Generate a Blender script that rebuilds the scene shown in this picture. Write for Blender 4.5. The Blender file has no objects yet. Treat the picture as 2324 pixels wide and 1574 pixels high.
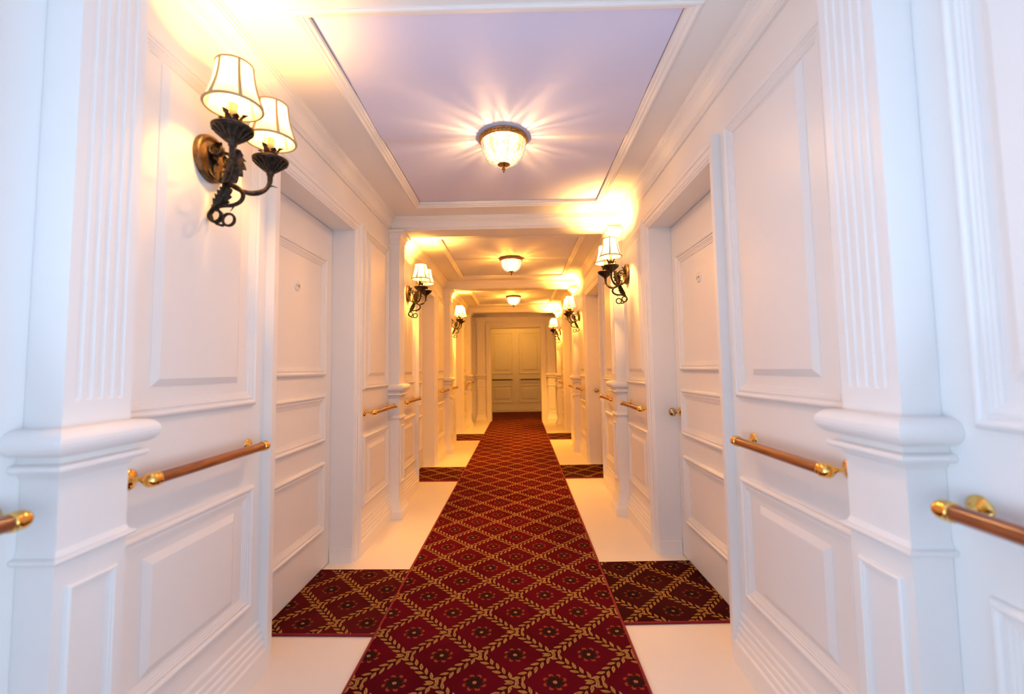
import bpy, math, random
from mathutils import Vector, Matrix
random.seed(4)
PI = math.pi
S = bpy.context.scene
C = S.collection

# ------------------------------------------------------------------ helpers
class MB:
    """collects verts / faces, builds ONE mesh object"""
    def __init__(self): self.v = []; self.f = []; self.sm = []
    def add(self, vs, fs, smooth=False):
        o = len(self.v)
        self.v += [tuple(p) for p in vs]
        for f in fs:
            self.f.append([i + o for i in f]); self.sm.append(smooth)
    def quad(self, a, b, c, d): self.add([a, b, c, d], [(0, 1, 2, 3)])
    def box(self, lo, hi):
        x0, y0, z0 = lo; x1, y1, z1 = hi
        self.add([(x0,y0,z0),(x1,y0,z0),(x1,y1,z0),(x0,y1,z0),(x0,y0,z1),(x1,y0,z1),(x1,y1,z1),(x0,y1,z1)],
                 [(0,3,2,1),(4,5,6,7),(0,1,5,4),(1,2,6,5),(2,3,7,6),(3,0,4,7)])
    def loft(self, rings, closed=True, cap0=False, cap1=False, smooth=True):
        n = len(rings[0]); vs = [p for r in rings for p in r]; fs = []
        for i in range(len(rings) - 1):
            for j in range(n if closed else n - 1):
                k = (j + 1) % n
                fs.append((i*n+j, i*n+k, (i+1)*n+k, (i+1)*n+j))
        self.add(vs, fs, smooth)
        if cap0: self.add(rings[0], [tuple(range(n))[::-1]])
        if cap1: self.add(rings[-1], [tuple(range(n))])
    def lathe(self, prof, n=28, at=(0,0,0), axis='z', smooth=True):
        rings = []
        for r, h in prof:
            ring = []
            for k in range(n):
                a = 2*PI*k/n; c, s = r*math.cos(a), r*math.sin(a)
                p = {'z': (c, s, h), 'x': (h, c, s), 'y': (c, h, s)}[axis]
                ring.append((p[0]+at[0], p[1]+at[1], p[2]+at[2]))
            rings.append(ring)
        self.loft(rings, True, prof[0][0] > 1e-5, prof[-1][0] > 1e-5, smooth)
    def tube(self, pts, rad, n=8, flat=None):
        """tube along pts; rad number or list; flat=(w) makes a ribbon wide in local y"""
        P = [Vector(p) for p in pts]; rings = []
        up = Vector((0, 1, 0)) if flat else None
        prev = None
        for i, p in enumerate(P):
            t = (P[min(i+1, len(P)-1)] - P[max(i-1, 0)]).normalized()
            if up is not None: s = (up - t*up.dot(t)).normalized()
            else:
                if prev is None:
                    s = t.cross(Vector((0,0,1)) if abs(t.z) < .9 else Vector((1,0,0))).normalized()
                else: s = (prev - t*prev.dot(t)).normalized()
                prev = s
            b = t.cross(s)
            r = rad[i] if isinstance(rad, (list, tuple)) else rad
            w = flat if flat else 1
            rings.append([p + s*(math.cos(2*PI*k/n)*r*w) + b*(math.sin(2*PI*k/n)*r) for k in range(n)])
        self.loft(rings, True, True, True, True)
    def sphere(self, c, r, n=16, m=10, sc=(1,1,1)):
        rings = []
        for i in range(m + 1):
            a = -PI/2 + PI*i/m
            rr = max(math.cos(a), 1e-4)*r
            rings.append([(c[0]+sc[0]*rr*math.cos(2*PI*k/n), c[1]+sc[1]*rr*math.sin(2*PI*k/n), c[2]+sc[2]*r*math.sin(a)) for k in range(n)])
        self.loft(rings)
    def build(self, name, mat, parent=None, loc=None, label=None):
        me = bpy.data.meshes.new(name)
        me.from_pydata(self.v, [], self.f)
        me.polygons.foreach_set('use_smooth', self.sm)
        me.materials.append(mat)
        me.validate(); me.update()
        o = bpy.data.objects.new(name, me); C.objects.link(o)
        if parent: o.parent = parent
        if loc: o.location = loc
        if label: o['label'] = label
        return o

def empty(name, loc=(0,0,0), rz=0):
    o = bpy.data.objects.new(name, None); C.objects.link(o)
    o.location = loc; o.rotation_euler = (0, 0, rz); o.empty_display_size = .05
    return o
def tag(o, label=None, cat=None, group=None, kind=None):
    if label: o['label'] = label
    if cat: o['category'] = cat
    if group: o['group'] = group
    if kind: o['kind'] = kind
    return o
def struct(o, label, cat): return tag(o, label, cat, None, 'structure')
def copy_tree(o, parent=None):
    c = o.copy(); C.objects.link(c)
    if parent: c.parent = parent
    for ch in list(o.children): copy_tree(ch, c)
    return c
def smooth_path(pts, k=6):
    """Catmull-Rom through pts"""
    P = [Vector(p) for p in pts]; P = [P[0]*2-P[1]] + P + [P[-1]*2-P[-2]]; out = []
    for i in range(1, len(P)-2):
        a, b, c, d = P[i-1], P[i], P[i+1], P[i+2]
        for j in range(k):
            t = j/k
            out.append(.5*((2*b)+(c-a)*t+(2*a-5*b+4*c-d)*t*t+(3*b-a-3*c+d)*t**3))
    out.append(P[-2]); return out

# ------------------------------------------------------------------ node helpers
def new_mat(name):
    m = bpy.data.materials.new(name); m.use_nodes = True
    nt = m.node_tree; nt.nodes.clear()
    out = nt.nodes.new('ShaderNodeOutputMaterial')
    return m, nt, out
class NB:
    def __init__(self, nt): self.nt = nt
    def val(self, sock, x):
        if isinstance(x, (int, float)): sock.default_value = x
        elif isinstance(x, (tuple, list)): sock.default_value = x
        else: self.nt.links.new(x, sock)
    def m(self, op, a, b=None, c=None, clamp=False):
        n = self.nt.nodes.new('ShaderNodeMath'); n.operation = op; n.use_clamp = clamp
        self.val(n.inputs[0], a)
        if b is not None: self.val(n.inputs[1], b)
        if c is not None: self.val(n.inputs[2], c)
        return n.outputs[0]
    def ss(self, x, a, b):
        n = self.nt.nodes.new('ShaderNodeMapRange'); n.interpolation_type = 'SMOOTHSTEP'
        self.val(n.inputs['Value'], x); n.inputs['From Min'].default_value = a; n.inputs['From Max'].default_value = b
        return n.outputs['Result']
    def mix(self, f, a, b):
        n = self.nt.nodes.new('ShaderNodeMix'); n.data_type = 'RGBA'
        self.val(n.inputs[0], f); self.val(n.inputs[6], a); self.val(n.inputs[7], b)
        return n.outputs[2]
    def coord(self, kind='Object'):
        return self.nt.nodes.new('ShaderNodeTexCoord').outputs[kind]
    def sep(self, v):
        n = self.nt.nodes.new('ShaderNodeSeparateXYZ'); self.nt.links.new(v, n.inputs[0]); return n.outputs
    def noise(self, vec, scale, detail=2, rough=.5):
        n = self.nt.nodes.new('ShaderNodeTexNoise'); self.nt.links.new(vec, n.inputs['Vector'])
        n.inputs['Scale'].default_value = scale; n.inputs['Detail'].default_value = detail; n.inputs['Roughness'].default_value = rough
        return n.outputs['Fac']
    def bump(self, h, strength=.1, dist=.01):
        n = self.nt.nodes.new('ShaderNodeBump'); self.nt.links.new(h, n.inputs['Height'])
        n.inputs['Strength'].default_value = strength; n.inputs['Distance'].default_value = dist
        return n.outputs[0]
    def bsdf(self, out, **kw):
        n = self.nt.nodes.new('ShaderNodeBsdfPrincipled')
        for k, x in kw.items(): self.val(n.inputs[k.replace('_', ' ')], x)
        if out: self.nt.links.new(n.outputs[0], out.inputs[0])
        return n
def rgb(r, g, b): return (r, g, b, 1)

def paint(name, col, var=.02, rough=.38, spec=.4, bump=.04, scale=60):
    m, nt, out = new_mat(name); b = NB(nt); co = b.coord()
    n = b.noise(co, 3, 3)
    c2 = tuple(x*(1-var*2) for x in col)
    col_s = b.mix(n, rgb(*c2), rgb(*col))
    h = b.noise(co, scale, 3)
    b.bsdf(out, Base_Color=col_s, Roughness=rough, Specular_IOR_Level=spec, Normal=b.bump(h, bump, .002))
    return m
WHITE = paint('white_gloss_paint', (.87, .835, .805))
DOORW = paint('door_white_paint', (.86, .82, .79), rough=.42)
CEILW = paint('ceiling_white_paint', (.86, .83, .80), rough=.5)
LAV = paint('lavender_ceiling_board', (.70, .71, .92), rough=.7, spec=.15, bump=.08)
FLOOR = paint('cream_floor_paint', (.84, .77, .70), var=.03, rough=.32, spec=.35, bump=.05, scale=25)
GAP = paint('dark_joint', (.10, .08, .08), rough=.9)
PLATE = paint('ivory_enamel', (.84, .79, .74), rough=.3)
INK = paint('brown_ink', (.16, .07, .04), rough=.6)

def metal(name, col, rough, met=1.0, var=.0, vscale=60, dark=None):
    m, nt, out = new_mat(name); b = NB(nt); co = b.coord()
    n = b.ss(b.noise(co, vscale, 4, .6), .35, .65)
    d = dark or tuple(x*(1-var) for x in col)
    c = b.mix(n, rgb(*d), rgb(*col))
    b.bsdf(out, Base_Color=c, Roughness=rough, Metallic=met, Normal=b.bump(n, .08 if var or dark else .0, .001))
    return m
BRASS = metal('polished_brass', (.88, .56, .16), .13)
BRONZE = metal('dark_bronze', (.055, .038, .026), .48, .7, dark=(.013, .010, .008), vscale=90)
GILT = metal('aged_gilt', (.22, .125, .05), .46, .7, dark=(.08, .045, .02), vscale=30)
ANTIQUE = metal('antique_brass', (.55, .30, .09), .38, .95, dark=(.20, .10, .03), vscale=120)

def wood():
    m, nt, out = new_mat('varnished_wood'); b = NB(nt); co = b.coord()
    mp = nt.nodes.new('ShaderNodeMapping'); nt.links.new(co, mp.inputs[0]); mp.inputs['Scale'].default_value = (60, 5, 60)
    n = b.noise(mp.outputs[0], 2.2, 4, .6)
    c = b.mix(b.ss(n, .3, .7), rgb(.19, .042, .013), rgb(.34, .092, .028))
    b.bsdf(out, Base_Color=c, Roughness=.28, Specular_IOR_Level=.5, Coat_Weight=.4, Coat_Roughness=.15)
    return m
WOOD = wood()
DARKWOOD = paint('dark_rail_wood', (.07, .028, .016), rough=.35)  # darker tone for the far wall rails

def carpet(name, ground, ground2, gold, dim=1.0):
    """burgundy carpet: diamond lattice of gold leaf vines with a dark rosette in each diamond"""
    m, nt, out = new_mat(name); b = NB(nt)
    co = b.coord('Object'); xyz = b.sep(co)
    A, B = .3055, .334
    jn = b.noise(co, 130, 2)
    jx = b.m('MULTIPLY', b.m('SUBTRACT', jn, .5), .006)
    x = b.m('ADD', xyz[0], jx); y = b.m('SUBTRACT', xyz[1], jx)
    xa = b.m('DIVIDE', x, A); yb = b.m('DIVIDE', y, B)
    u = b.m('ADD', xa, yb); v = b.m('SUBTRACT', xa, yb)
    hx, hy = A/2, B/2
    seg = math.hypot(hx, hy)                # distance between vine crossings
    perp = 2*hx*hy/seg                      # distance between parallel vines
    def vine(c, along):
        """c = lattice coordinate (vine at half integers); along = metres along the vine"""
        f = b.m('SUBTRACT', b.m('FRACT', c), .5)
        d = b.m('MULTIPLY', f, perp)
        side = b.m('GREATER_THAN', d, 0)
        ad = b.m('ABSOLUTE', d)
        per = seg/6
        s = b.m('ADD', b.m('DIVIDE', along, per), b.m('MULTIPLY', side, .42))
        q = b.m('MULTIPLY', b.m('SUBTRACT', b.m('FRACT', s), .5), per)
        masks = []; cores = []
        for off in (-per, 0, per):          # overlapping neighbours
            qq = b.m('ADD', q, off)
            th = math.radians(31); ct, st = math.cos(th), math.sin(th)
            e = b.m('SUBTRACT', ad, .0130)
            a = b.m('ADD', b.m('MULTIPLY', qq, ct), b.m('MULTIPLY', e, st))
            w = b.m('SUBTRACT', b.m('MULTIPLY', e, ct), b.m('MULTIPLY', qq, st))
            # pointed leaf: width shrinks along length
            an = b.m('DIVIDE', a, .0205)
            wid = b.m('MULTIPLY', b.m('MULTIPLY', b.m('SUBTRACT', 1, b.m('MULTIPLY', an, an)), .0060), b.m('SUBTRACT', 1.1, b.m('MULTIPLY', an, .35)))
            wid = b.m('MAXIMUM', wid, .00001)
            r = b.m('DIVIDE', b.m('ABSOLUTE', w), wid)
            inside = b.m('LESS_THAN', b.m('ABSOLUTE', an), 1)
            masks.append(b.m('MULTIPLY', b.m('SUBTRACT', 1, b.ss(r, .8, 1.15)), inside))
            core = b.m('MULTIPLY', b.m('SUBTRACT', 1, b.ss(r, .18, .46)), b.m('LESS_THAN', b.m('ABSOLUTE', b.m('ADD', an, .15)), .62))
            cores.append(core)
        mk = b.m('MAXIMUM', b.m('MAXIMUM', masks[0], masks[1]), masks[2])
        cr = b.m('MAXIMUM', b.m('MAXIMUM', cores[0], cores[1]), cores[2])
        shadow = b.m('SUBTRACT', 1, b.ss(ad, .010, .027))
        return mk, cr, shadow
    # along-vine distances
    su = b.m('MULTIPLY', v, -seg)           # on u = const lines, v runs one unit per segment
    sv = b.m('MULTIPLY', u, -seg)
    m1, c1, s1 = vine(u, su); m2, c2, s2 = vine(v, sv)
    leaf = b.m('MAXIMUM', m1, m2); core = b.m('MAXIMUM', c1, c2); shad = b.m('MAXIMUM', s1, s2)
    # rosette in the middle of every diamond (u, v integers)
    fu = b.m('SUBTRACT', b.m('FRACT', b.m('ADD', u, .5)), .5)
    fv = b.m('SUBTRACT', b.m('FRACT', b.m('ADD', v, .5)), .5)
    dx = b.m('MULTIPLY', b.m('ADD', fu, fv), A/2); dy = b.m('MULTIPLY', b.m('SUBTRACT', fu, fv), B/2)
    r = b.m('SQRT', b.m('ADD', b.m('MULTIPLY', dx, dx), b.m('MULTIPLY', dy, dy)))
    ang = b.m('ARCTAN2', dy, dx)
    lob = b.m('COSINE', b.m('ADD', b.m('MULTIPLY', ang, 8), PI))
    rp = b.m('ADD', .033, b.m('MULTIPLY', lob, .006))
    petal = b.m('LESS_THAN', r, rp)
    tip = b.m('MULTIPLY', b.m('MULTIPLY', b.m('GREATER_THAN', r, b.m('ADD', rp, -.001)), b.m('LESS_THAN', r, b.m('ADD', .0435, b.m('MULTIPLY', lob, .004)))), b.m('GREATER_THAN', b.m('COSINE', b.m('ADD', b.m('MULTIPLY', ang, 8), PI+.4)), -.1))
    eye = b.m('LESS_THAN', r, .0075); eyein = b.m('LESS_THAN', r, .003)
    fib = b.noise(co, 900, 2)
    big = b.noise(co, 2.3, 3)
    g = b.mix(b.ss(big, .35, .65), rgb(*ground2), rgb(*ground))
    dk = tuple(k*.25 for k in ground)
    col = b.mix(b.m('MULTIPLY', shad, .72), g, rgb(*dk))
    leafcol = b.mix(b.noise(co, 45, 2), rgb(*(k*.55 for k in gold)), rgb(*gold))
    col = b.mix(leaf, col, leafcol)
    col = b.mix(b.m('MULTIPLY', core, .75), col, rgb(.05*dim, .022*dim, .01*dim))
    col = b.mix(b.m('MULTIPLY', petal, .92), col, rgb(.020*dim, .008*dim, .007*dim))
    col = b.mix(b.m('MULTIPLY', tip, .75), col, rgb(.34*dim, .075*dim, .025*dim))
    col = b.mix(eye, col, rgb(.55*dim, .22*dim, .09*dim))
    col = b.mix(eyein, col, rgb(.06, .02, .015))
    fibc = nt.nodes.new('ShaderNodeMix'); fibc.data_type = 'RGBA'; fibc.blend_type = 'MULTIPLY'; fibc.inputs[0].default_value = 1
    nt.links.new(col, fibc.inputs[6])
    fm = b.m('ADD', .72, b.m('MULTIPLY', fib, .5)); cb = nt.nodes.new('ShaderNodeCombineColor')
    for i in range(3): nt.links.new(fm, cb.inputs[i])
    nt.links.new(cb.outputs[0], fibc.inputs[7])
    b.bsdf(out, Base_Color=fibc.outputs[2], Roughness=.92, Specular_IOR_Level=.03, Normal=b.bump(fib, .5, .004))
    return m
RUN = carpet('burgundy_runner_pile', (.098, .0022, .010), (.070, .0018, .0075), (.62, .32, .095))
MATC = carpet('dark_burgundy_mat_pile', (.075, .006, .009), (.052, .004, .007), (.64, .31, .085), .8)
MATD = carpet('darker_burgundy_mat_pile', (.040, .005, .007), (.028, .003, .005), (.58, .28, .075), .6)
BIND = paint('red_binding_tape', (.20, .008, .016), rough=.6, spec=.2)

def shade_mat():
    m, nt, out = new_mat('lit_shade_silk'); b = NB(nt)
    z = b.sep(b.coord('Object'))[2]
    # silk lit from the bulb inside: translucent + its own glow
    tr = nt.nodes.new('ShaderNodeBsdfTranslucent'); tr.inputs[0].default_value = rgb(.34, .28, .18)
    df = nt.nodes.new('ShaderNodeBsdfDiffuse'); df.inputs[0].default_value = rgb(.62, .54, .42)
    em = nt.nodes.new('ShaderNodeEmission'); em.inputs[0].default_value = rgb(1, .74, .36); 
    hot = b.m('SUBTRACT', 1, b.m('DIVIDE', b.m('ABSOLUTE', b.m('SUBTRACT', z, .195)), .10), clamp=True)
    b.val(em.inputs[1], b.m('ADD', SHADE_LO, b.m('MULTIPLY', hot, SHADE_HI)))
    mx = nt.nodes.new('ShaderNodeMixShader'); mx.inputs[0].default_value = .5
    nt.links.new(df.outputs[0], mx.inputs[1]); nt.links.new(tr.outputs[0], mx.inputs[2])
    ad = nt.nodes.new('ShaderNodeAddShader'); nt.links.new(mx.outputs[0], ad.inputs[0]); nt.links.new(em.outputs[0], ad.inputs[1])
    nt.links.new(ad.outputs[0], out.inputs[0])
    return m
SHADE_LO, SHADE_HI = .45, 1.2
SHADE = shade_mat()
TRIM = paint('shade_braid', (.50, .33, .18), rough=.9)
CANDLE = paint('candle_sleeve', (.72, .50, .22), rough=.6)
def emis(name, col, st):
    m, nt, out = new_mat(name)
    e = nt.nodes.new('ShaderNodeEmission'); e.inputs[0].default_value = rgb(*col); e.inputs[1].default_value = st
    nt.links.new(e.outputs[0], out.inputs[0]); return m
BULB = emis('lit_bulb', (1, .72, .35), 14)

def bowl_mat():
    """cut-glass bowl: facets glow, narrow clear cuts let rays of lamp light through"""
    m, nt, out = new_mat('cut_glass_bowl'); b = NB(nt)
    xyz = b.sep(b.coord('Object'))
    ang = b.m('ARCTAN2', xyz[1], xyz[0])
    z = xyz[2]
    k = 26/ (2*PI)
    a1 = b.m('ABSOLUTE', b.m('SINE', b.m('ADD', b.m('MULTIPLY', ang, 13), b.m('MULTIPLY', z, 95))))
    a2 = b.m('ABSOLUTE', b.m('SINE', b.m('SUBTRACT', b.m('MULTIPLY', ang, 13), b.m('MULTIPLY', z, 95))))
    cut = b.m('MULTIPLY', b.ss(a1, .1, .5), b.ss(a2, .1, .5))          # 0 on the cut lines
    fac = b.noise(b.coord('Object'), 70, 2)
    col = b.mix(cut, rgb(1, .80, .40), rgb(1, .93, .74))
    col = b.mix(b.ss(fac, .52, .62), col, rgb(.95, .62, .20))
    em = nt.nodes.new('ShaderNodeEmission'); nt.links.new(col, em.inputs[0])
    lw = nt.nodes.new('ShaderNodeLayerWeight'); lw.inputs[0].default_value = .42
    st = b.m('ADD', .5, b.m('MULTIPLY', b.m('POWER', b.m('SUBTRACT', 1, lw.outputs['Facing']), 2.0), 2.4))
    b.val(em.inputs[1], b.m('MULTIPLY', st, BOWL_E))
    gl = nt.nodes.new('ShaderNodeBsdfGlossy'); gl.inputs['Roughness'].default_value = .1
    mx = nt.nodes.new('ShaderNodeMixShader'); mx.inputs[0].default_value = .06
    nt.links.new(em.outputs[0], mx.inputs[1]); nt.links.new(gl.outputs[0], mx.inputs[2])
    # clear wedges: irregular in angle
    n1 = b.m('SINE', b.m('ADD', b.m('MULTIPLY', ang, 9), 1.3)); n2 = b.m('SINE', b.m('MULTIPLY', ang, 23)); n3 = b.m('SINE', b.m('ADD', b.m('MULTIPLY', ang, 37), .7))
    ray = b.m('ADD', b.m('ADD', b.m('MULTIPLY', n1, .5), b.m('MULTIPLY', n2, .35)), b.m('MULTIPLY', n3, .25))
    tp = nt.nodes.new('ShaderNodeBsdfTransparent'); tp.inputs[0].default_value = rgb(1, .93, .82)
    clear = b.m('ADD', .16, b.m('MULTIPLY', b.ss(ray, -.05, .6), .55))
    mx2 = nt.nodes.new('ShaderNodeMixShader'); nt.links.new(clear, mx2.inputs[0])
    nt.links.new(mx.outputs[0], mx2.inputs[1]); nt.links.new(tp.outputs[0], mx2.inputs[2])
    nt.links.new(mx2.outputs[0], out.inputs[0]); return m
BOWL_E = 1.15
GLASS = bowl_mat()

# ------------------------------------------------------------------ dimensions
XL, XR = -1.07, .895          # wall faces
ZC, ZP, ZB = 2.48, 2.51, 2.375   # ceiling border, ceiling panel, underside of beams
HD = 2.125                    # door opening height
PITCH = 2.85
YP = {'l': [-1.77, .985, 3.79, 6.64, 9.49], 'r': [-1.87, .99, 3.82, 6.67, 9.52]}
YBEAM = [-1.745, .985, 3.80, 6.65, 9.50]; BW = .175
YE = 10.5                     # end wall
YV = 12.76                    # far wall of the vestibule
Y0 = -1.75                     # back end of the corridor, closed by an added wall
REC = .14                     # door recess
OPEN = {'l': (2.005, 2.955), 'r': (2.038, 3.03)}
PANA = {'l': (1.215, 1.845, 1.32, 1.735), 'r': (1.25, 1.885, 1.368, 1.757)}
PANB = {'l': (3.145, 3.738, 3.25, 3.650), 'r': (3.195, 3.762, 3.29, 3.690)}
RAILA = {'l': (1.262, 1.815), 'r': (1.275, 1.785)}
RAILB = {'l': (3.185, 3.735), 'r': (3.155, 3.70)}
ZRAIL = .912
def wp(side):
    if side == 'l': return lambda y, z, h: (XL + h, y, z)
    return lambda y, z, h: (XR - h, y, z)

# mouldings: list of (d from outer edge inwards, h height)
BOLECT = [(0,0),(0,.006),(.002,.012),(.006,.0165),(.011,.0185),(.016,.0175),(.020,.014),(.022,.0095),(.026,.0095),(.0275,.0125),(.032,.0125),(.0335,.0085),(.040,.0085),(.0415,.0055),(.048,.0055),(.0495,.003),(.055,.003),(.055,0)]
BEVEL = [(0,0),(0,.002),(.022,.013)]
SMALLM = [(0,0),(0,.005),(.004,.009),(.009,.009),(.011,.006),(.015,.006),(.017,.003),(.021,.003),(.021,0)]
CASING = [(0,0),(0,.008),(.004,.011),(.010,.011),(.012,.016),(.022,.017),(.024,.021),(.050,.022),(.052,.028),(.060,.032),(.070,.032),(.076,.036),(.085,.036),(.085,0)]
CROWN = [(.0,.0),(.013,.0),(.013,.008),(.018,.011),(.018,.018),(.024,.021),(.025,.030),(.030,.047),(.038,.062),(.050,.074),(.056,.076),(.056,.084),(.063,.086),(.063,.096),(.069,.098),(.069,.105)]
BASEP = [(.036,0),(.036,.085),(.034,.090),(.027,.092),(.027,.112),(.025,.116),(.020,.118),(.020,.136),(.018,.140),(.013,.142),(.013,.160),(.011,.164),(.007,.166),(.007,.190),(.004,.196),(0,.20)]
def frame(mb, rect, prof, W, cap=False, smooth=False):
    a0, a1, b0, b1 = rect; rings = []
    for d, h in prof:
        rings.append([W(a0+d, b0+d, h), W(a1-d, b0+d, h), W(a1-d, b1-d, h), W(a0+d, b1-d, h)])
    mb.loft(rings, True, False, cap, smooth)
def strip(mb, pts0, pts1, smooth=False): mb.loft([pts0, pts1], False, False, False, smooth)

# ------------------------------------------------------------------ floor
mb = MB(); mb.quad((-1.4, Y0, 0), (1.3, Y0, 0), (1.3, YV+.05, 0), (-1.4, YV+.05, 0))
struct(mb.build('floor', FLOOR), 'cream painted floor on both sides of the runner', 'floor')

mb = MB(); mb.quad((XL, Y0, 0), (XR, Y0, 0), (XR, Y0, 2.55), (XL, Y0, 2.55))  # added unseen wall, returns light into the near bay
struct(mb.build('wall_back_bounce', WHITE), 'unseen white wall added behind the viewer to bounce light', 'wall')
# ------------------------------------------------------------------ side walls
def side_wall(side):
    W = wp(side); mb = MB(); segs = []; y = Y0
    ops = [(OPEN[side][0]+k*PITCH, OPEN[side][1]+k*PITCH) for k in range(3)]
    for a, b_ in ops:
        mb.quad(W(y,0,0), W(a,0,0), W(a,2.55,0), W(y,2.55,0))
        mb.quad(W(a,HD,0), W(b_,HD,0), W(b_,2.55,0), W(a,2.55,0))
        for yy in (a, b_): mb.quad(W(yy,0,0), W(yy,0,-REC-.04), W(yy,HD,-REC-.04), W(yy,HD,0))
        mb.quad(W(a,HD,0), W(b_,HD,0), W(b_,HD,-REC-.04), W(a,HD,-REC-.04))
        y = b_
    mb.quad(W(y,0,0), W(YE,0,0), W(YE,2.55,0), W(y,2.55,0))
    nm = 'wall_left' if side == 'l' else 'wall_right'
    o = struct(mb.build(nm, WHITE), 'white panelled %s wall of the corridor with recessed doors' % ('left' if side == 'l' else 'right'), 'wall')
    W_ = W
    secs = [(-1, PANB)] + [(k, P) for k in range(3) for P in (PANA, PANB)]
    rects = []
    for k, P in secs: rects.append([v + k*PITCH for v in P[side]])
    rects.append([9.76, 10.36, 9.84, 10.27])
    for a0, a1, r0, r1 in rects:
        m1 = MB(); frame(m1, (a0, a1, 1.071, 2.205), BOLECT, W); m1.build('upper_panel_moulding', WHITE, o)
        m1 = MB(); frame(m1, (r0, r1, 1.163, 2.145), BEVEL, W, cap=True); m1.build('upper_raised_panel', WHITE, o)
        m1 = MB(); frame(m1, (a0, a1, .285, .757), BOLECT, W); m1.build('lower_panel_moulding', WHITE, o)
        m1 = MB(); frame(m1, (r0, r1, .352, .677), BEVEL, W, cap=True); m1.build('lower_raised_panel', WHITE, o)
    # skirting
    mb = MB(); ys = [Y0] + [v for k in range(3) for v in (OPEN[side][0]-.085+k*PITCH, OPEN[side][1]+.085+k*PITCH)] + [YE]
    for i in range(0, len(ys), 2):
        strip(mb, [W(ys[i], z, h) for h, z in BASEP], [W(ys[i+1], z, h) for h, z in BASEP])
        for yy in (ys[i], ys[i+1]):
            n = len(BASEP); mb.add([W(yy, z, h) for h, z in BASEP] + [W(yy, 0, 0)], [tuple(range(n+1))])
    struct(mb.build('baseboard_left' if side == 'l' else 'baseboard_right', WHITE), 'white reeded baseboard along the %s wall' % ('left' if side == 'l' else 'right'), 'baseboard')
    return o
wall_l = side_wall('l'); wall_r = side_wall('r')

# ------------------------------------------------------------------ doors and casings
WORD = {0: 'nearest', 1: 'second', 2: 'third'}
SIDE = {'l': 'left', 'r': 'right'}
trim_n = 0
def text_mesh(txt, size, mat, parent, M):
    cu = bpy.data.curves.new('lettering', 'FONT'); cu.body = txt; cu.size = size; cu.align_x = 'CENTER'; cu.align_y = 'CENTER'; cu.extrude = .0003
    tmp = bpy.data.objects.new('lettering_tmp', cu)
    me = bpy.data.meshes.new_from_object(tmp)
    bpy.data.objects.remove(tmp); me.materials.clear(); me.materials.append(mat)
    o = bpy.data.objects.new('lettering', me); C.objects.link(o); o.parent = parent; o.matrix_local = M
    return o
door_n = 0
for side in 'lr':
    W = wp(side)
    for k in range(3):
        D = k*PITCH; a, b_ = OPEN[side][0]+D, OPEN[side][1]+D
        # casing: swept up, across, down
        trim_n += 1
        mb = MB(); rings = []
        for d, h in CASING:
            rings.append([W(a-d, 0, h), W(a-d, HD+d, h), W(b_+d, HD+d, h), W(b_+d, 0, h)])
        mb.loft(rings, False, False, False, False)
        # small plinth blocks on the jambs
        for yy, s in ((a, 1), (b_, -1)):
            p = [W(yy, 0, .003), W(yy+s*.007, .085, -REC+.004)]
            lo = [min(p[0][i], p[1][i]) for i in range(3)]; hi = [max(p[0][i], p[1][i]) for i in range(3)]
            mb.box(lo, hi)
        struct(mb.build('trim_%d' % trim_n, WHITE), 'white moulded casing around the %s door on the %s' % (WORD[k], SIDE[side]), 'door casing')
        # leaf
        door_n += 1
        Wd = (lambda W: (lambda y, z, h: W(y, z, h-REC)))(W)
        mb = MB(); p, q = W(a+.003, .006, -REC-.035), W(b_-.003, HD-.003, -REC)
        mb.box([min(p[i], q[i]) for i in range(3)], [max(p[i], q[i]) for i in range(3)])
        dr = struct(mb.build('door_%d' % door_n, DOORW), 'white three panel cabin door, %s recess on the %s wall' % (WORD[k], SIDE[side]), 'door')
        inset = .112
        for z0, z1 in ((1.172, 1.908), (.768, 1.058), (.232, .648)):
            m1 = MB(); frame(m1, (a+inset, b_-inset, z0, z1), [(d*1.05, h*1.15) for d, h in BOLECT], Wd); m1.build('panel_moulding', DOORW, dr)
        if k == 0:
            yc, zc_ = (2.482, 1.672) if side == 'l' else (2.59, 1.70)
            mb = MB(); mb.lathe([(.0001, .006), (.026, .006), (.029, .004), (.030, 0)], 32, axis='x')
            sx = 1 if side == 'l' else -1
            if side == 'r': mb.v = [(-x, y, z) for x, y, z in mb.v]
            pl = mb.build('number_plate', PLATE, dr, loc=Wd(yc, zc_, 0))
            M = Matrix.Translation((sx*.0064, 0, 0)) @ (Matrix(((0,0,1,0),(1,0,0,0),(0,1,0,0),(0,0,0,1))) if side == 'l' else Matrix(((0,0,-1,0),(-1,0,0,0),(0,1,0,0),(0,0,0,1))))
            text_mesh('C 95' if side == 'l' else 'C 94', .021, INK, pl, M)
        if side == 'r' and k < 2:
            yk = b_ - .062
            mb = MB(); prof = [(.0001, 0), (.030, 0), (.031, .004), (.026, .009), (.012, .012), (.009, .016), (.009, .03), (.016, .034), (.024, .041), (.0275, .052), (.026, .063), (.019, .072), (.008, .076), (.0001, .0765)]
            mb.lathe([(r, -h) for r, h in prof[:7]], 28, axis='x')
            kb = mb.build('knob_rose', BRASS, dr, loc=Wd(yk, .908, 0))
            mb = MB(); mb.lathe([(r, -h) for r, h in prof[6:]], 28, axis='x')
            mb.build('door_knob', metal('worn_knob_brass', (.52, .40, .24), .16), dr, loc=Wd(yk, .908, 0), label='dull silvery brass door knob')

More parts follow.
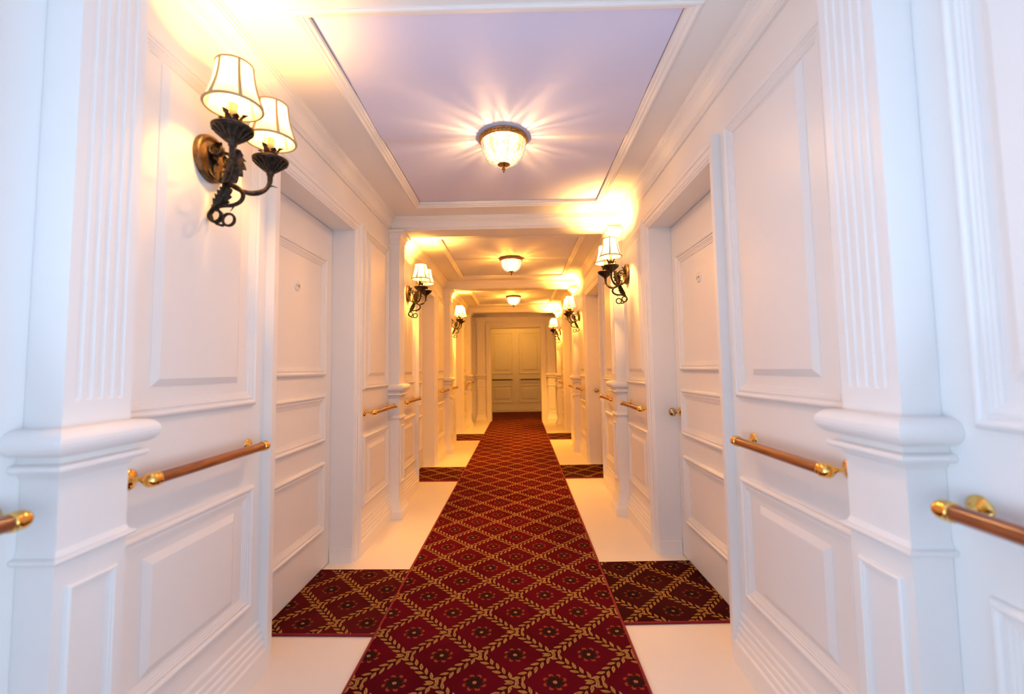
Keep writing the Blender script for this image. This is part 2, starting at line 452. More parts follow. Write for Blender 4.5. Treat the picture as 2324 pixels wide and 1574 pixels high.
# ------------------------------------------------------------------ pilasters
def pil_rings(W, ya, yb, prof, face=.085):
    """prof: (z, e) -> U shaped rings around the pilaster"""
    return [[W(ya-e, z, .0006), W(ya-e, z, face+e), W(yb+e, z, face+e), W(yb+e, z, .0006)] for z, e in prof]
CAPP = [(2.262, 0), (2.266, .004), (2.272, .005), (2.278, .004), (2.280, .001), (2.292, .001), (2.295, .007), (2.301, .0085), (2.307, .007), (2.310, .010), (2.325, .013), (2.338, .020), (2.347, .030), (2.352, .038), (2.353, .046), (2.374, .046)]
def torus_prof(z0, z1, e, n=10, base=0):
    r = (z1-z0)/2; zc = (z0+z1)/2
    return [(z0, base)] + [(zc + r*math.sin(t), base + e - min(r, e)*(1-math.cos(t))*1.0) for t in [(-PI/2 + PI*i/n) for i in range(n+1)]] + [(z1, base)]
COLL = torus_prof(1.028, 1.086, .046) 
RING2 = [(.978, 0), (.981, .004), (.990, .006), (.993, .018)] + [(.993 + .009 + .009*math.sin(t), .020 + .009*math.cos(t)) for t in [(-PI/2 + PI*i/6) for i in range(7)]] + [(1.013, .012), (1.028, .010)]
ASTR = [(.796, 0), (.800, .004), (.803, .013), (.808, .016), (.813, .014), (.816, .005), (.824, .002), (.828, 0)]
BASE = [(0, .036), (.062, .036), (.066, .033), (.080, .027), (.083, .024), (.096, .020), (.099, .017), (.112, .013), (.115, .011), (.135, .006), (.16, .001), (.163, 0)]
def make_pilaster(W, ya, yb, label, cat='pilaster', full=True, face=.085, origin=(0, 0, 0), group=None, u_left=True):
    root = empty('pilaster', origin); tag(root, label, cat, group)
    O = Vector(origin)
    def bld(mb, name, parent=root):
        mb.v = [tuple(Vector(p) - O) for p in mb.v]
        return mb.build(name, WHITE, parent)
    f = face
    # shaft with five flutes
    mb = MB(); w = yb-ya; z0, z1 = 1.143, 2.225
    mb.loft(pil_rings(W, ya, yb, [(1.0, 0), (z0, 0)], f), False, smooth=False)
    mb.loft(pil_rings(W, ya, yb, [(z1, 0), (2.30, 0)], f), False, smooth=False)
    cs = [ya + w*(.5 + (i-2)*.155) for i in range(5)]; r = w*.042
    def face_pts(z, dep):
        pts = [W(ya, z, .0006), W(ya, z, f)]
        for c in cs:
            for j in range(7):
                t = PI*j/6
                pts.append(W(c - r*math.cos(t), z, f - dep*math.sin(t)))
        pts += [W(yb, z, f), W(yb, z, .0006)]
        return pts
    dd = .0032
    mb.loft([face_pts(z, d) for z, d in ((z0, 0), (z0+.004, dd*.75), (z0+.010, dd), (z1-.010, dd), (z1-.004, dd*.75), (z1, 0))], False, smooth=False)
    bld(mb, 'fluted_shaft')
    mb = MB(); mb.loft(pil_rings(W, ya, yb, [(0.1, 0), (1.04, 0)], f), False, smooth=False)
    ped = bld(mb, 'pedestal')
    Wf = lambda a, z, h: W(a, z, f+h)
    mb = MB(); frame(mb, (ya+.026, yb-.026, .275, .745), SMALLM, Wf); bld(mb, 'pedestal_moulding', ped)
    for prof, nm, sm in ((CAPP, 'capital', False), (COLL, 'torus_collar', True), (RING2, 'lower_collar', False), (ASTR, 'astragal', False), (BASE, 'flared_base', False)):
        mb = MB(); mb.loft(pil_rings(W, ya, yb, prof, f), False, smooth=False)
        if nm in ('torus_collar', 'lower_collar'):
            for pr in (prof[0], prof[-1]):
                rr = pil_rings(W, ya, yb, [pr], f)[0]; mb.add(rr, [(0, 1, 2, 3)])
        bld(mb, nm)
    return root
PORD = {1: 'nearest', 2: 'second', 3: 'third', 4: 'fourth'}
for side in 'lr':
    for i in range(1, 5):
        y = YP[side][i]
        make_pilaster(wp(side), y, y+BW, 'white fluted pilaster on the %s wall, %s from the viewer' % (SIDE[side], PORD[i]), origin=((XL if side == 'l' else XR), y+BW/2, 0))

# ------------------------------------------------------------------ ceiling, beams, crown
mb = MB()
bays = []
for i in range(len(YBEAM)):
    y0 = YBEAM[i]+BW; y1 = YBEAM[i+1] if i+1 < len(YBEAM) else YE
    bays.append((y0, y1))
bays.insert(0, (Y0, YBEAM[0]))
pan = {1: None}
panels = []
def flat(x0, x1, y0, y1, z): mb.quad((x0,y0,z),(x1,y0,z),(x1,y1,z),(x0,y1,z))
for j, (y0, y1) in enumerate(bays):
    if 1 <= j <= 4:
        D = (j-2)*PITCH; px0, px1, py0, py1 = -.746-.05, .628+.05, 1.58-.05+D, 3.49+.05+D
        flat(XL, XR, y0, py0, ZC); flat(XL, XR, py1, y1, ZC); flat(XL, px0, py0, py1, ZC); flat(px1, XR, py0, py1, ZC)
        panels.append((px0, px1, py0, py1, D))
    else: flat(XL, XR, y0, y1, ZC)
ceil = struct(mb.build('ceiling', CEILW), 'white ceiling borders framing lavender panels between beams', 'ceiling')
for px0, px1, py0, py1, D in panels:
    m1 = MB()
    prof = [(0, 0), (0, .005), (.006, .009), (.014, .010), (.020, .006), (.022, .002), (.034, .000), (.036, -.006), (.0475, -.008), (.0475, -.034)]
    frame(m1, (px0, px1, py0, py1), prof, lambda a, b_, h: (a, b_, ZC-h)); m1.build('panel_edge_moulding', CEILW, ceil)
    m1 = MB(); frame(m1, (px0+.0475, px1-.0475, py0+.0475, py1-.0475), [(0, 0), (.003, 0)], lambda a, b_, h: (a, b_, ZP-.0005)); m1.build('shadow_gap', GAP, ceil)
    m1 = MB(); yy = []; ya, yb = py0+.05, py1-.05
    ym = ya + (yb-ya)*.50
    N = 130
    rows = []
    for i in range(N+1):
        y = ya + (yb-ya)*i/N
        t = (y-(ya+.45))/.44; u_ = (y-(ya+.89))/.10
        z = ZP - .012*(0 if t <= 0 else (t*t*(3-2*t) if t < 1 else (0 if u_ >= 1 else 1-u_*u_*(3-2*u_)))) - (.0012 if abs(y-(ya+.45)) < .012 else 0)
        rows.append([(px0+.05, y, z), (px1-.05, y, z)])
    m1.loft(rows, False, smooth=True)
    m1.build('lavender_panel', LAV, ceil, label='lavender ceiling panel')
# beams
for i, y in enumerate(YBEAM):
    m1 = MB(); m1.box((XL, y, ZB+.0005), (XR, y+BW, 2.6))
    m1.build('beam', CEILW, ceil)
for j, (y0, y1) in enumerate(bays):
    if j == 0: continue
    trim_n += 1
    m1 = MB(); frame(m1, (XL, XR, y0, y1), [(d, h) for d, h in CROWN], lambda a, b_, h: (a, b_, ZB+h))
    struct(m1.build('trim_%d' % trim_n, CEILW), ['', 'white crown moulding above the viewer', 'white crown moulding round the nearest ceiling bay', 'white crown moulding round the second ceiling bay', 'white crown moulding round the third ceiling bay', 'white crown moulding in the short bay by the end wall'][j], 'crown moulding')

# ------------------------------------------------------------------ end wall with opening, vestibule
EX0, EX1, EH = -.615, .52, 2.135
We = lambda x, z, h: (x, YE-h, z)
mb = MB()
mb.quad(We(XL-.2,0,0), We(EX0,0,0), We(EX0,2.6,0), We(XL-.2,2.6,0)); mb.quad(We(EX1,0,0), We(XR+.2,0,0), We(XR+.2,2.6,0), We(EX1,2.6,0)); mb.quad(We(EX0,EH,0), We(EX1,EH,0), We(EX1,2.6,0), We(EX0,2.6,0))
for x in (EX0, EX1): mb.quad(We(x,0,0), We(x,0,-.22), We(x,EH,-.22), We(x,EH,0))
mb.quad(We(EX0,EH,0), We(EX1,EH,0), We(EX1,EH,-.22), We(EX0,EH,-.22))
mb.quad(We(XL-.2,0,-.22), We(EX0,0,-.22), We(EX0,2.6,-.22), We(XL-.2,2.6,-.22)); mb.quad(We(EX1,0,-.22), We(XR+.2,0,-.22), We(XR+.2,2.6,-.22), We(EX1,2.6,-.22)); mb.quad(We(EX0,EH,-.22), We(EX1,EH,-.22), We(EX1,2.6,-.22), We(EX0,2.6,-.22))
struct(mb.build('wall_end', WHITE), 'white end wall with a wide cased opening', 'wall')
trim_n += 1
mb = MB(); rings = []
for d, h in CASING:
    d *= 1.3; rings.append([We(EX0-d, 0, h), We(EX0-d, EH+d, h), We(EX1+d, EH+d, h), We(EX1+d, 0, h)])
mb.loft(rings, False, False, False, False)
struct(mb.build('trim_%d' % trim_n, WHITE), 'white casing around the opening in the end wall', 'door casing')
make_pilaster(We, -.935, -.752, 'white pilaster on the end wall, left of the opening', origin=(-.84, YE, 0), face=.07)
make_pilaster(We, .672, .855, 'white pilaster on the end wall, right of the opening', origin=(.76, YE, 0), face=.07)
# vestibule
mb = MB(); mb.quad((XL-.2, YE+.22, 0), (XL-.2, YV, 0), (XL-.2, YV, 2.6), (XL-.2, YE+.22, 2.6)); struct(mb.build('wall_vestibule_left', WHITE), 'white side wall hidden beyond the end opening on the left', 'wall')
mb = MB(); mb.quad((XR+.2, YE+.22, 0), (XR+.2, YV, 0), (XR+.2, YV, 2.6), (XR+.2, YE+.22, 2.6)); struct(mb.build('wall_vestibule_right', WHITE), 'white side wall hidden beyond the end opening on the right', 'wall')
mb = MB(); mb.quad((XL-.2, YE+.2, 2.55), (XR+.2, YE+.2, 2.55), (XR+.2, YV, 2.55), (XL-.2, YV, 2.55)); struct(mb.build('ceiling_vestibule', CEILW), 'ceiling of the space beyond the end opening', 'ceiling')
Wv = lambda x, z, h: (x, YV-h, z)
mb = MB(); mb.quad(Wv(XL-.2,0,0), Wv(XR+.2,0,0), Wv(XR+.2,2.6,0), Wv(XL-.2,2.6,0))
far = struct(mb.build('wall_far', DOORW), 'shaded panelled wall seen through the end opening', 'wall')
for a0, a1, r0, r1 in ((-.765, -.147, -.665, -.236), (.022, .640, .112, .545)):
    for z0, z1, r2, r3, nm in ((1.05, 2.205, 1.15, 2.14, 'upper'), (.262, .742, .352, .675, 'lower')):
        m1 = MB(); frame(m1, (a0, a1, z0, z1), BOLECT, Wv); m1.build(nm+'_panel_moulding', DOORW, far)
        m1 = MB(); frame(m1, (r0, r1, r2, r3), BEVEL, Wv, cap=True); m1.build(nm+'_raised_panel', DOORW, far)
m1 = MB(); m1.box((-.012, YV-.006, .19), (.008, YV, 2.5)); m1.build('joint_strip', DOORW, far)
mb = MB(); strip(mb, [Wv(XL-.2, z, h) for h, z in BASEP], [Wv(XR+.2, z, h) for h, z in BASEP])
struct(mb.build('baseboard_far', DOORW), 'reeded baseboard under the far panelled wall', 'baseboard')

# ------------------------------------------------------------------ carpets
TH = .011
def carpet_slab(name, pts, origin, mat, th=TH, binds=(), label='', cat='carpet', group=None, bw=.012):
    O = Vector((origin[0], origin[1], 0)); n = len(pts)
    mb = MB(); vs = [(p[0]-O.x, p[1]-O.y, .001) for p in pts] + [(p[0]-O.x, p[1]-O.y, th) for p in pts]
    mb.add(vs, [tuple(range(n, 2*n))] + [(i, (i+1) % n, n+(i+1) % n, n+i) for i in range(n)])
    o = mb.build(name, mat, None, loc=O); tag(o, label, cat, group)
    for i, j in binds:
        a, b_ = Vector((*pts[i], 0))-O, Vector((*pts[j], 0))-O
        L = (b_-a).length; k = max(2, int(L/.3))
        m1 = MB(); m1.tube([a + (b_-a)*t/k + Vector((0, 0, th*.55)) for t in range(k+1)], th*.62, 8)
        m1.build('edge_binding', BIND, o)
    return o
rl = lambda y: -.6655 + .0035*(y-2)
rr = lambda y: .4665 + .0058*(y-2)
carpet_slab('carpet_runner', [(rl(Y0+.3), Y0+.3), (rr(Y0+.3), Y0+.3), (rr(YE+.19), YE+.19), (rl(YE+.19), YE+.19)], (-.032, 1.991), RUN, .013, [(0, 3), (1, 2)],
            'long burgundy runner with gold leaf trellis down the corridor centre', 'carpet runner')
carpet_slab('vestibule_carpet', [(-1.2, YE+.205), (1.02, YE+.205), (1.02, YV-.04), (-1.2, YV-.04)], (-.06, 11.0), RUN, .012, (), 'burgundy carpet filling the floor beyond the end opening', 'carpet')
MATS = {('l', 0): (2.153, 2.826, -.888, 2.414), ('r', 0): (2.232, 2.905, .737, 2.665), ('l', 1): (5.012, 5.690, -.90, 5.2), ('r', 1): (5.082, 5.738, .75, 5.3), ('l', 2): (7.82, 8.53, -.89, 8.0), ('r', 2): (7.812, 8.505, .74, 8.1)}
for (side, k), (y0, y1, ox, oy) in MATS.items():
    sg = -1 if side == 'l' else 1
    e = rl if side == 'l' else rr
    xd = (XL-REC+.004) if side == 'l' else (XR+REC-.004)
    g = .0085*sg
    pts = [(e(y0)+g, y0), (xd, y0+.012), (xd, y1+.01), (e(y1)+g, y1)]
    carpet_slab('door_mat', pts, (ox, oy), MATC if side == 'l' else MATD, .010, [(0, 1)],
                '%s burgundy mat between the runner and the %s door on the %s' % ('dark' if side == 'l' else 'very dark', WORD[k], SIDE[side]), 'door mat', 'burgundy mats in front of the doors')

# ------------------------------------------------------------------ handrails
def make_rail(L, label, wood_m=None):
    """local: x out from wall, y along; brackets at y=0 and y=L"""
    root = empty('handrail'); tag(root, label, 'handrail', 'wooden handrails with brass fittings')
    off = .066; r = .0165
    mb = MB(); mb.tube([(off, .006+(L-.012)*i/6, 0) for i in range(7)], r, 16); mb.build('wooden_rail', wood_m or WOOD, root)
    for y, s in ((0, -1), (L, 1)):
        mb = MB(); mb.lathe([(.0001, .012), (.008, .012), (.012, .009), (.022, .006), (.028, .003), (.0285, 0)], 28, at=(0, y, 0), axis='x'); pl = mb.build('wall_plate', BRASS, root)
        for a in (.6, 2.7, 4.8):
            mb = MB(); mb.sphere((.0075, y+.018*math.cos(a), .018*math.sin(a)), .0028, 8, 6); mb.build('screw', BRASS, pl)
        mb = MB(); mb.lathe([(.0085, .010), (.0055, .016), (.005, .030), (.006, off-.028), (.012, off-.022), (.017, off-.012), (.0185, off-.004), (.0185, off)], 18, at=(0, y, 0), axis='x'); mb.build('bracket_post', BRASS, root)
        mb = MB()
        prof = [(.0165, -.018), (.0195, -.0175), (.020, -.014), (.0185, -.012), (.0198, -.006), (.0205, 0), (.0195, .009), (.016, .016), (.010, .0205), (.0045, .0225), (.0001, .023)]
        mb.lathe([(rr_, s*h) for rr_, h in prof], 24, at=(off, y, 0), axis='y'); mb.build('end_finial', BRASS, root)
    return root
rails = []
def place_rail(side, y0, y1, label):
    r = make_rail(y1-y0, label)
    if side == 'l': r.location = (XL, y0, ZRAIL)
    else: r.location = (XR, y1, ZRAIL); r.rotation_euler.z = PI
    rails.append(r)
for side in 'lr':
    b0 = RAILB[side]
    place_rail(side, b0[0]-2.81, .925, 'copper brown handrail cut off by the %s edge of the photo' % SIDE[side])
    for k in range(3):
        D = k*PITCH
        place_rail(side, RAILA[side][0]+D, RAILA[side][1]+D, 'wooden handrail with brass ends just before the %s door on the %s' % (WORD[k], SIDE[side]))
        place_rail(side, RAILB[side][0]+D, RAILB[side][1]+D, 'wooden handrail with brass ends just past the %s door on the %s' % (WORD[k], SIDE[side]))
    place_rail(side, 9.80, 10.34, 'short handrail between the fourth pilaster and end wall on the %s' % SIDE[side])
for x0, x1, sd in ((-.735, -.165, 'left'), (.045, .615, 'right')):
    r = make_rail(x1-x0, 'dark handrail across the %s panel of the far wall' % sd, DARKWOOD)
    r.location = (x1, YV, .895); r.rotation_euler.z = -PI/2
    # local +x (out of wall) -> world -y ; local +y -> world +x
    r.location = (x0, YV, .895); r.rotation_euler.z = -PI/2

# ------------------------------------------------------------------ ceiling lights
def make_ceiling_light():
    root = empty('ceiling_light'); tag(root, '', 'ceiling light', 'bowl ceiling lights down the corridor')
    mb = MB(); mb.lathe([(.06, 0), (.128, 0), (.134, -.003), (.134, -.006), (.131, -.008), (.133, -.010), (.134, -.020), (.131, -.022), (.133, -.025), (.133, -.029), (.128, -.031), (.122, -.028)], 56)
    band = mb.build('bronze_band', ANTIQUE, root)
    mb = MB()
    for k in range(64):
        a = 2*PI*k/64; mb.sphere((.1345*math.cos(a), .1345*math.sin(a), -.0155), .0030, 6, 4, (1, 1, 1.5))
    mb.build('band_beading', ANTIQUE, band)
    mb = MB(); prof = []
    for i in range(15):
        t = i/14; a = t*PI/2
        prof.append((.128*math.cos(a)**.62 if t < 1 else .012, -.027-.131*math.sin(a)**1.15))
    prof[-1] = (.012, prof[-1][1])
    mb.lathe(prof, 52); mb.build('glass_bowl', GLASS, root)
    mb = MB(); mb.lathe([(.0001, -.152), (.036, -.148), (.039, -.151), (.038, -.155), (.030, -.160), (.016, -.165), (.011, -.168), (.009, -.171), (.0125, -.175), (.0135, -.180), (.010, -.186), (.005, -.190), (.007, -.194), (.005, -.198), (.0025, -.202), (.0001, -.206)], 24)
    mb.build('finial', ANTIQUE, root)
    for xx in (-.045, .045):
        L = bpy.data.lights.new('bowl_lamp', 'POINT'); L.energy = CEIL_W; L.color = WARM2; L.shadow_soft_size = .012
        lo = bpy.data.objects.new('bowl_lamp', L); C.objects.link(lo); lo.parent = root; lo.location = (xx, 0, -.138)
    L = bpy.data.lights.new('bowl_down_fill', 'SPOT'); L.energy = DOWN_W; L.color = WARM2; L.shadow_soft_size = .05; L.spot_size = math.radians(165); L.spot_blend = 1  # added spot inside the bowl, strengthens its downward warm light
    lo = bpy.data.objects.new('bowl_down_fill', L); C.objects.link(lo); lo.parent = root; lo.location = (0, 0, -.05)
    return root
WARM = (1, .475, .10); WARM2 = (1, .43, .05)
SCONCE_W, CEIL_W, DOWN_W = 46.0, 36.0, 110.0
def set_power(o, f):
    for ch in o.children:
        if ch.type == 'LIGHT':
            ch.data = ch.data.copy(); ch.data.energy *= f
cl = make_ceiling_light()
cls = [cl, copy_tree(cl), copy_tree(cl)]
for k in range(3):
    o = cls[k]
    o.location = (-.063, 2.50+k*PITCH, ZP-.0125)
    if k == 0:
        for ch in cls[0].children:
            if ch.type == 'LIGHT': ch.data = ch.data.copy(); ch.data.color = (1, .56, .22)
    for ch in o.children:
        if ch.type == 'LIGHT':
            ch.data = ch.data.copy(); ch.data.energy *= ((.38, .75, 1.2) if ch.data.type == 'POINT' else (1.4, 1.9, 3.3))[k]
            if k: ch.data.color = (1, .40, .035)
    o['label'] = 'glowing cut glass bowl ceiling light with bronze band, %s' % ['largest and nearest', 'middle of the three', 'farthest, by the end wall'][k]

# ------------------------------------------------------------------ sconces
def leaf_strip(mb, path, width, wdir, lobes=5, thick=.0025, cup=.25, jag=.45):
    """acanthus leaf along path; toothed edges, slight V section"""
    P = smooth_path(path, 10); n = len(P); L = []; M_ = []; R_ = []
    wd = Vector(wdir).normalized()
    for i, p in enumerate(P):
        t = i/(n-1)
        T = (P[min(i+1, n-1)]-P[max(i-1, 0)]).normalized()
        s = (wd - T*wd.dot(T)).normalized(); nn = T.cross(s)
        env = math.sin(PI*min(1, t*.93+.07))**.7
        ph = (t*lobes) % 1.0
        w = width*env*(1 - jag*ph)
        L.append(p + s*w + nn*(w*cup)); M_.append(p); R_.append(p - s*w + nn*(w*cup))
    for off in (0, thick):
        rows = []
        for i in range(n):
            T = (P[min(i+1, n-1)]-P[max(i-1, 0)]).normalized(); s = (wd - T*wd.dot(T)).normalized(); o_ = T.cross(s)*off
            rows.append([L[i]+o_, M_[i]+o_*1.6, R_[i]+o_])
        mb.loft(rows, False, smooth=False)
def ring_pts(c, r, a0, a1, n=18):
    return [(c[0]+r*math.cos(a0+(a1-a0)*i/n), c[1], c[2]+r*math.sin(a0+(a1-a0)*i/n)) for i in range(n+1)]
def make_sconce():
    root = empty('wall_sconce'); tag(root, '', 'wall sconce', 'double shaded wall sconces')
    # round backplate
    mb = MB(); mb.lathe([(.0001, .026), (.052, .026), (.056, .024), (.062, .025), (.067, .031), (.073, .0325), (.078, .031), (.080, .026), (.080, 0)], 40, axis='x')
    bp = mb.build('backplate', GILT, root, label='gilded brown round backplate')
    for zz in (.035, -.048):
        mb = MB(); mb.sphere((.034, 0, zz), .007, 12, 8); mb.build('screw', BRONZE, bp)
    for s in (-1, 1):
        # arm sweeping from the node out and up to the cup
        mb = MB()
        pts = smooth_path([(.062, 0, -.050), (.070, s*.010, -.074), (.092, s*.036, -.092), (.122, s*.070, -.095), (.150, s*.098, -.076), (.164, s*.111, -.045), (.166, s*.112, -.012)])
        mb.tube(pts, [.0085+.0014*math.sin(i*.4) for i in range(len(pts))], 10)
        mb.tube(smooth_path([(.160, s*.107, -.058), (.172, s*.119, -.050), (.184, s*.130, -.052)], 5), [.003*(1-i/11)+.0008 for i in range(11)], 6)
        mb.build('scroll_arm', BRONZE, root)
        # cup with gadrooned underside
        mb = MB(); cx, cy = .166, s*.112
        prof = [(.0001, -.022), (.008, -.022), (.009, -.014), (.013, -.012), (.012, -.006), (.017, -.002), (.019, .003), (.024, .006), (.034, .018), (.046, .030), (.056, .036), (.061, .039), (.061, .044), (.056, .047), (.040, .046), (.014, .042), (.0001, .042)]
        mb.lathe(prof, 32, at=(cx, cy, 0)); cup = mb.build('candle_cup', BRONZE, root)
        mb = MB()
        for k in range(16):
            a = 2*PI*k/16; c, sn = math.cos(a), math.sin(a)
            mb.tube([(cx+c*rr_, cy+sn*rr_, z) for rr_, z in ((.021, .004), (.034, .0165), (.047, .0285), (.058, .036))], [.002, .0035, .0042, .0025], 6)
        mb.build('gadroon_ribs', BRONZE, cup)
        mb = MB()
        mb.lathe([(.058, .0455), (.0615, .0445), (.062, .0465), (.059, .048)], 32, at=(cx, cy, 0)); mb.build('gilt_rim', GILT, cup)
        mb = MB()
        for k in range(6):
            a = 2*PI*(k+.3)/6; c, sn = math.cos(a), math.sin(a); tall = .050 if k % 2 == 0 else .034
            leaf_strip(mb, [(cx+c*.014, cy+sn*.014, .044), (cx+c*.021, cy+sn*.021, .044+tall*.45), (cx+c*.030, cy+sn*.030, .044+tall*.85), (cx+c*.044, cy+sn*.044, .044+tall)], .0135, (-sn, c, 0), 3, .0015, .2)
        mb.build('leaf_crown', BRONZE, cup)
        mb = MB(); mb.lathe([(.0001, .042), (.0115, .042), (.0115, .128), (.009, .131), (.0001, .131)], 18, at=(cx, cy, 0)); ct = mb.build('candle_sleeve', CANDLE, root)
        mb = MB(); mb.lathe([(.0001, .131), (.009, .134), (.016, .150), (.017, .165), (.012, .185), (.004, .20), (.0001, .203)], 16, at=(cx, cy, 0)); mb.build('bulb', BULB, ct)
        # bell shade: six silk gores, braid on rims and seams
        mb = MB(); sp = []
        for i in range(13):
            t = i/12; sp.append((.083*(1-t)+.052*t - .0065*math.sin(PI*t) + .001, .118+.138*t))
        n = 48; rings = []
        for r_, z in sp: rings.append([(cx+r_*math.cos(2*PI*k/n), cy+r_*math.sin(2*PI*k/n), z) for k in range(n)])
        mb.loft(rings); sh = mb.build('lamp_shade', SHADE, root)
        mb = MB()
        for r_, z, rad in ((sp[0][0], sp[0][1], .0048), (sp[-1][0], sp[-1][1], .0040)):
            pp = [(cx+r_*math.cos(2*PI*k/n), cy+r_*math.sin(2*PI*k/n), z) for k in range(n+1)]
            mb.tube(pp, rad, 6)
        for k in range(6):
            a = 2*PI*(k+.25)/6
            mb.tube([(cx+(r_+.0005)*math.cos(a), cy+(r_+.0005)*math.sin(a), z) for r_, z in sp], [.0058-.0018*i/12 for i in range(13)], 6)
        mb.build('shade_braid', TRIM, sh)
        L = bpy.data.lights.new('sconce_lamp', 'POINT'); L.energy = SCONCE_W; L.color = WARM; L.shadow_soft_size = .030
        lo = bpy.data.objects.new('sconce_lamp', L); C.objects.link(lo); lo.parent = root; lo.location = (cx, cy, .205)
    # central C scroll standing off the plate, ending in two ribbon curls
    for s, c, r_ in ((-1, (.050, -.016, .026), .021), (1, (.078, .016, .004), .020)):
        mb = MB()
        rp = ring_pts(c, r_, -.35*PI, 1.35*PI, 22)[::-1] if s < 0 else ring_pts(c, r_, -.9*PI, .9*PI, 22)
        if s < 0: pts = ring_pts(c, r_, 2.1*PI, .85*PI, 18) + [Vector(p) for p in smooth_path([(.024, -.013, .006), (.020, -.010, -.025), (.030, -.006, -.055), (.052, -.002, -.078), (.072, 0, -.088)], 5)]
        else: pts = ring_pts(c, r_, -1.2*PI, .5*PI, 20) + [Vector(p) for p in smooth_path([(.052, .016, .030), (.036, .013, .020), (.027, .009, -.012), (.032, .006, -.045), (.050, .002, -.072), (.070, 0, -.088)], 5)]
        mb.tube(pts, .0046, 8, flat=2.6 if s < 0 else 2.1); mb.build('scroll', BRONZE, root)
    mb = MB(); mb.tube([(.028, 0, -.006), (.036, 0, -.008), (.044, 0, -.02)], .006, 8); mb.build('stem', BRONZE, root)
    # acanthus leaves
    for wy in (1, -1):
        mb = MB(); leaf_strip(mb, [(.066, wy*.004, -.088), (.084, wy*.010, -.056), (.097, wy*.013, -.018), (.104, wy*.012, .016), (.118, wy*.006, .034)], .036, (.75, wy*.66, 0), 6, cup=-.12, jag=.38); mb.build('acanthus_leaf', BRONZE, root)
    mb = MB(); leaf_strip(mb, [(.034, 0, -.005), (.036, 0, .022), (.042, 0, .046), (.058, 0, .058)], .026, (.2, 1, 0), 4, cup=-.2); mb.build('acanthus_leaf', BRONZE, root)
    for wy in (1, -1):
        mb = MB(); leaf_strip(mb, [(.074, wy*.003, -.084), (.072, wy*.006, -.108), (.060, wy*.006, -.135), (.046, wy*.003, -.158), (.032, 0, -.186)], .027, (.72, wy*.68, .25), 6, cup=-.12, jag=.38); mb.build('acanthus_leaf', BRONZE, root)
    # tail
    mb = MB()
    pts = smooth_path([(.074, 0, -.084), (.100, 0, -.094), (.124, 0, -.108), (.136, 0, -.130), (.126, 0, -.152), (.100, 0, -.164), (.070, 0, -.165), (.046, 0, -.170)])
    mb.tube(pts, [.0082-.0022*i/len(pts) for i in range(len(pts))], 10)
    mb.tube(smooth_path([(.110, 0, -.160), (.096, .004, -.176), (.088, .006, -.184)], 5), [.0026*(1-i/11)+.0006 for i in range(11)], 6)
    mb.build('tail_scroll', BRONZE, root)
    mb = MB(); pts = [Vector((.050, 0, -.168)), Vector((.036, 0, -.172))] + [Vector(p) for p in ring_pts((.042, 0, -.200), .021, .75*PI, 2.55*PI, 24)]
    mb.tube(pts, .0044, 8, flat=2.9); mb.build('tail_curl', BRONZE, root)
    mb = MB(); pts = [Vector((.026, 0, -.196)), Vector((.032, 0, -.214)), Vector((.048, 0, -.228)), Vector((.066, 0, -.234))] + [Vector(p) for p in ring_pts((.088, 0, -.214), .0205, -.72*PI, 1.25*PI, 26)]
    mb.tube(pts, .0044, 8, flat=1.6); mb.build('tail_curl', BRONZE, root)
    return root
sc = make_sconce()
scs = [sc] + [copy_tree(sc) for _ in range(5)]
for side in 'lr':
    for k in range(3):
        o = scs.pop(0)
        if side == 'l': o.location = (XL, 1.523+k*PITCH, 1.936); o.rotation_euler.z = 0
        else: o.location = (XR, 3.62+k*PITCH, 1.936); o.rotation_euler.z = PI
        set_power(o, {'l': (.37, 1.6, 2.7), 'r': (1.35, 1.9, 3.0)}[side][k])
        if k:
            for ch in o.children:
                if ch.type == 'LIGHT': ch.data.color = (1, .43, .055)
        o['label'] = 'dark bronze double sconce with lit cream shades, %s on the %s wall' % (['nearest', 'second', 'third'][k], SIDE[side])

# ------------------------------------------------------------------ cool daylight from behind the viewer, plus added side fills
w = bpy.data.worlds.new('world'); S.world = w; w.use_nodes = True
bg = w.node_tree.nodes['Background']; bg.inputs[0].default_value = rgb(.55, .72, 1); bg.inputs[1].default_value = .05
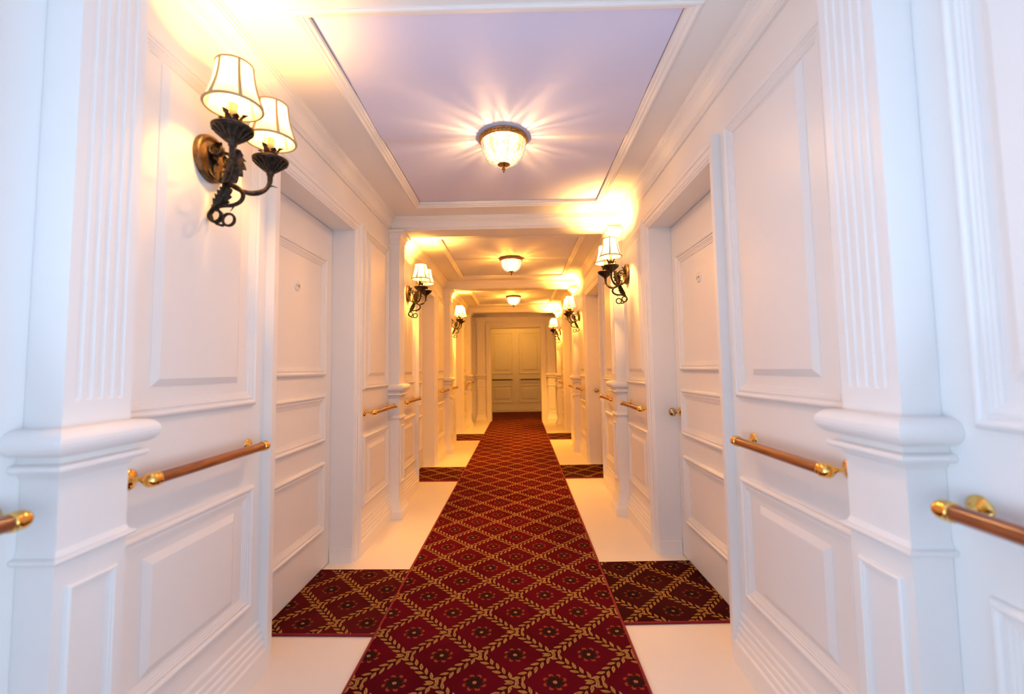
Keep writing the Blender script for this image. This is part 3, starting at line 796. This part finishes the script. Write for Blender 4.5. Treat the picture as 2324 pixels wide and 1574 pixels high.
# the lamp of the space beyond the end opening (its fitting is above the opening, out of sight)
L = bpy.data.lights.new('vestibule_lamp', 'POINT'); L.energy = 20; L.color = WARM2; L.shadow_soft_size = .08
lo = bpy.data.objects.new('vestibule_lamp', L); C.objects.link(lo); lo.location = (-.06, 11.75, 2.36)
DAY = (.53, .74, 1)
def day_light(name, loc, rot, sx, sy, e):
    L = bpy.data.lights.new(name, 'AREA'); L.shape = 'RECTANGLE'; L.size = sx; L.size_y = sy; L.energy = e*DAY_W; L.color = DAY
    o = bpy.data.objects.new(name, L); C.objects.link(o); o.location = loc; o.rotation_euler = rot
DAY_W = .90
day_light('daylight_back', (-.09, Y0+.1, 1.2), (PI/2+.45, 0, 0), 1.7, 1.8, 10)
day_light('day_fill_left', (XL+.05, -.05, 1.15), (PI/2+.6, 0, -PI/2), 1.3, 1.7, 44)  # added cool lamp beside the viewer, lifts the near walls
day_light('day_fill_right', (XR-.05, -.05, 1.15), (PI/2+.6, 0, PI/2), 1.3, 1.7, 44)  # matching added fill on the other side

# ------------------------------------------------------------------ camera
R = ((0.9997978603573625, 0.013467844962968229, -0.01492834809659998), (-0.01581163641686336, 0.06805651372619273, -0.9975561653828107), (-0.012418960450083148, 0.9975905613484372, 0.06825570547470211))
cam = bpy.data.cameras.new('camera'); co = bpy.data.objects.new('camera', cam); C.objects.link(co)
r0, r1, r2 = (Vector(v) for v in R)
M = Matrix((r0, -r1, -r2)).transposed().to_4x4(); M.translation = (0, 0, 1.2)
co.matrix_world = M
cam.sensor_width = 36; cam.sensor_fit = 'HORIZONTAL'; cam.lens = 1040/2324*36; cam.shift_y = -22.19/2324
cam.clip_start = .02
cam.dof.use_dof = True; cam.dof.focus_distance = 3.4; cam.dof.aperture_fstop = 1.7
S.camera = co

# ------------------------------------------------------------------ look
S.view_settings.view_transform = 'Standard'; S.view_settings.look = 'None'
S.view_settings.exposure = 0.06; S.view_settings.gamma = 1.0
cy = S.cycles
cy.use_adaptive_sampling = True; cy.adaptive_threshold = .07; cy.use_light_tree = False
for m_ in (SHADE, BULB, GLASS): m_.cycles.emission_sampling = 'NONE'
cy.max_bounces = 6; cy.diffuse_bounces = 4; cy.glossy_bounces = 3; cy.transparent_max_bounces = 12
cy.sample_clamp_indirect = 6; cy.caustics_reflective = False; cy.caustics_refractive = False
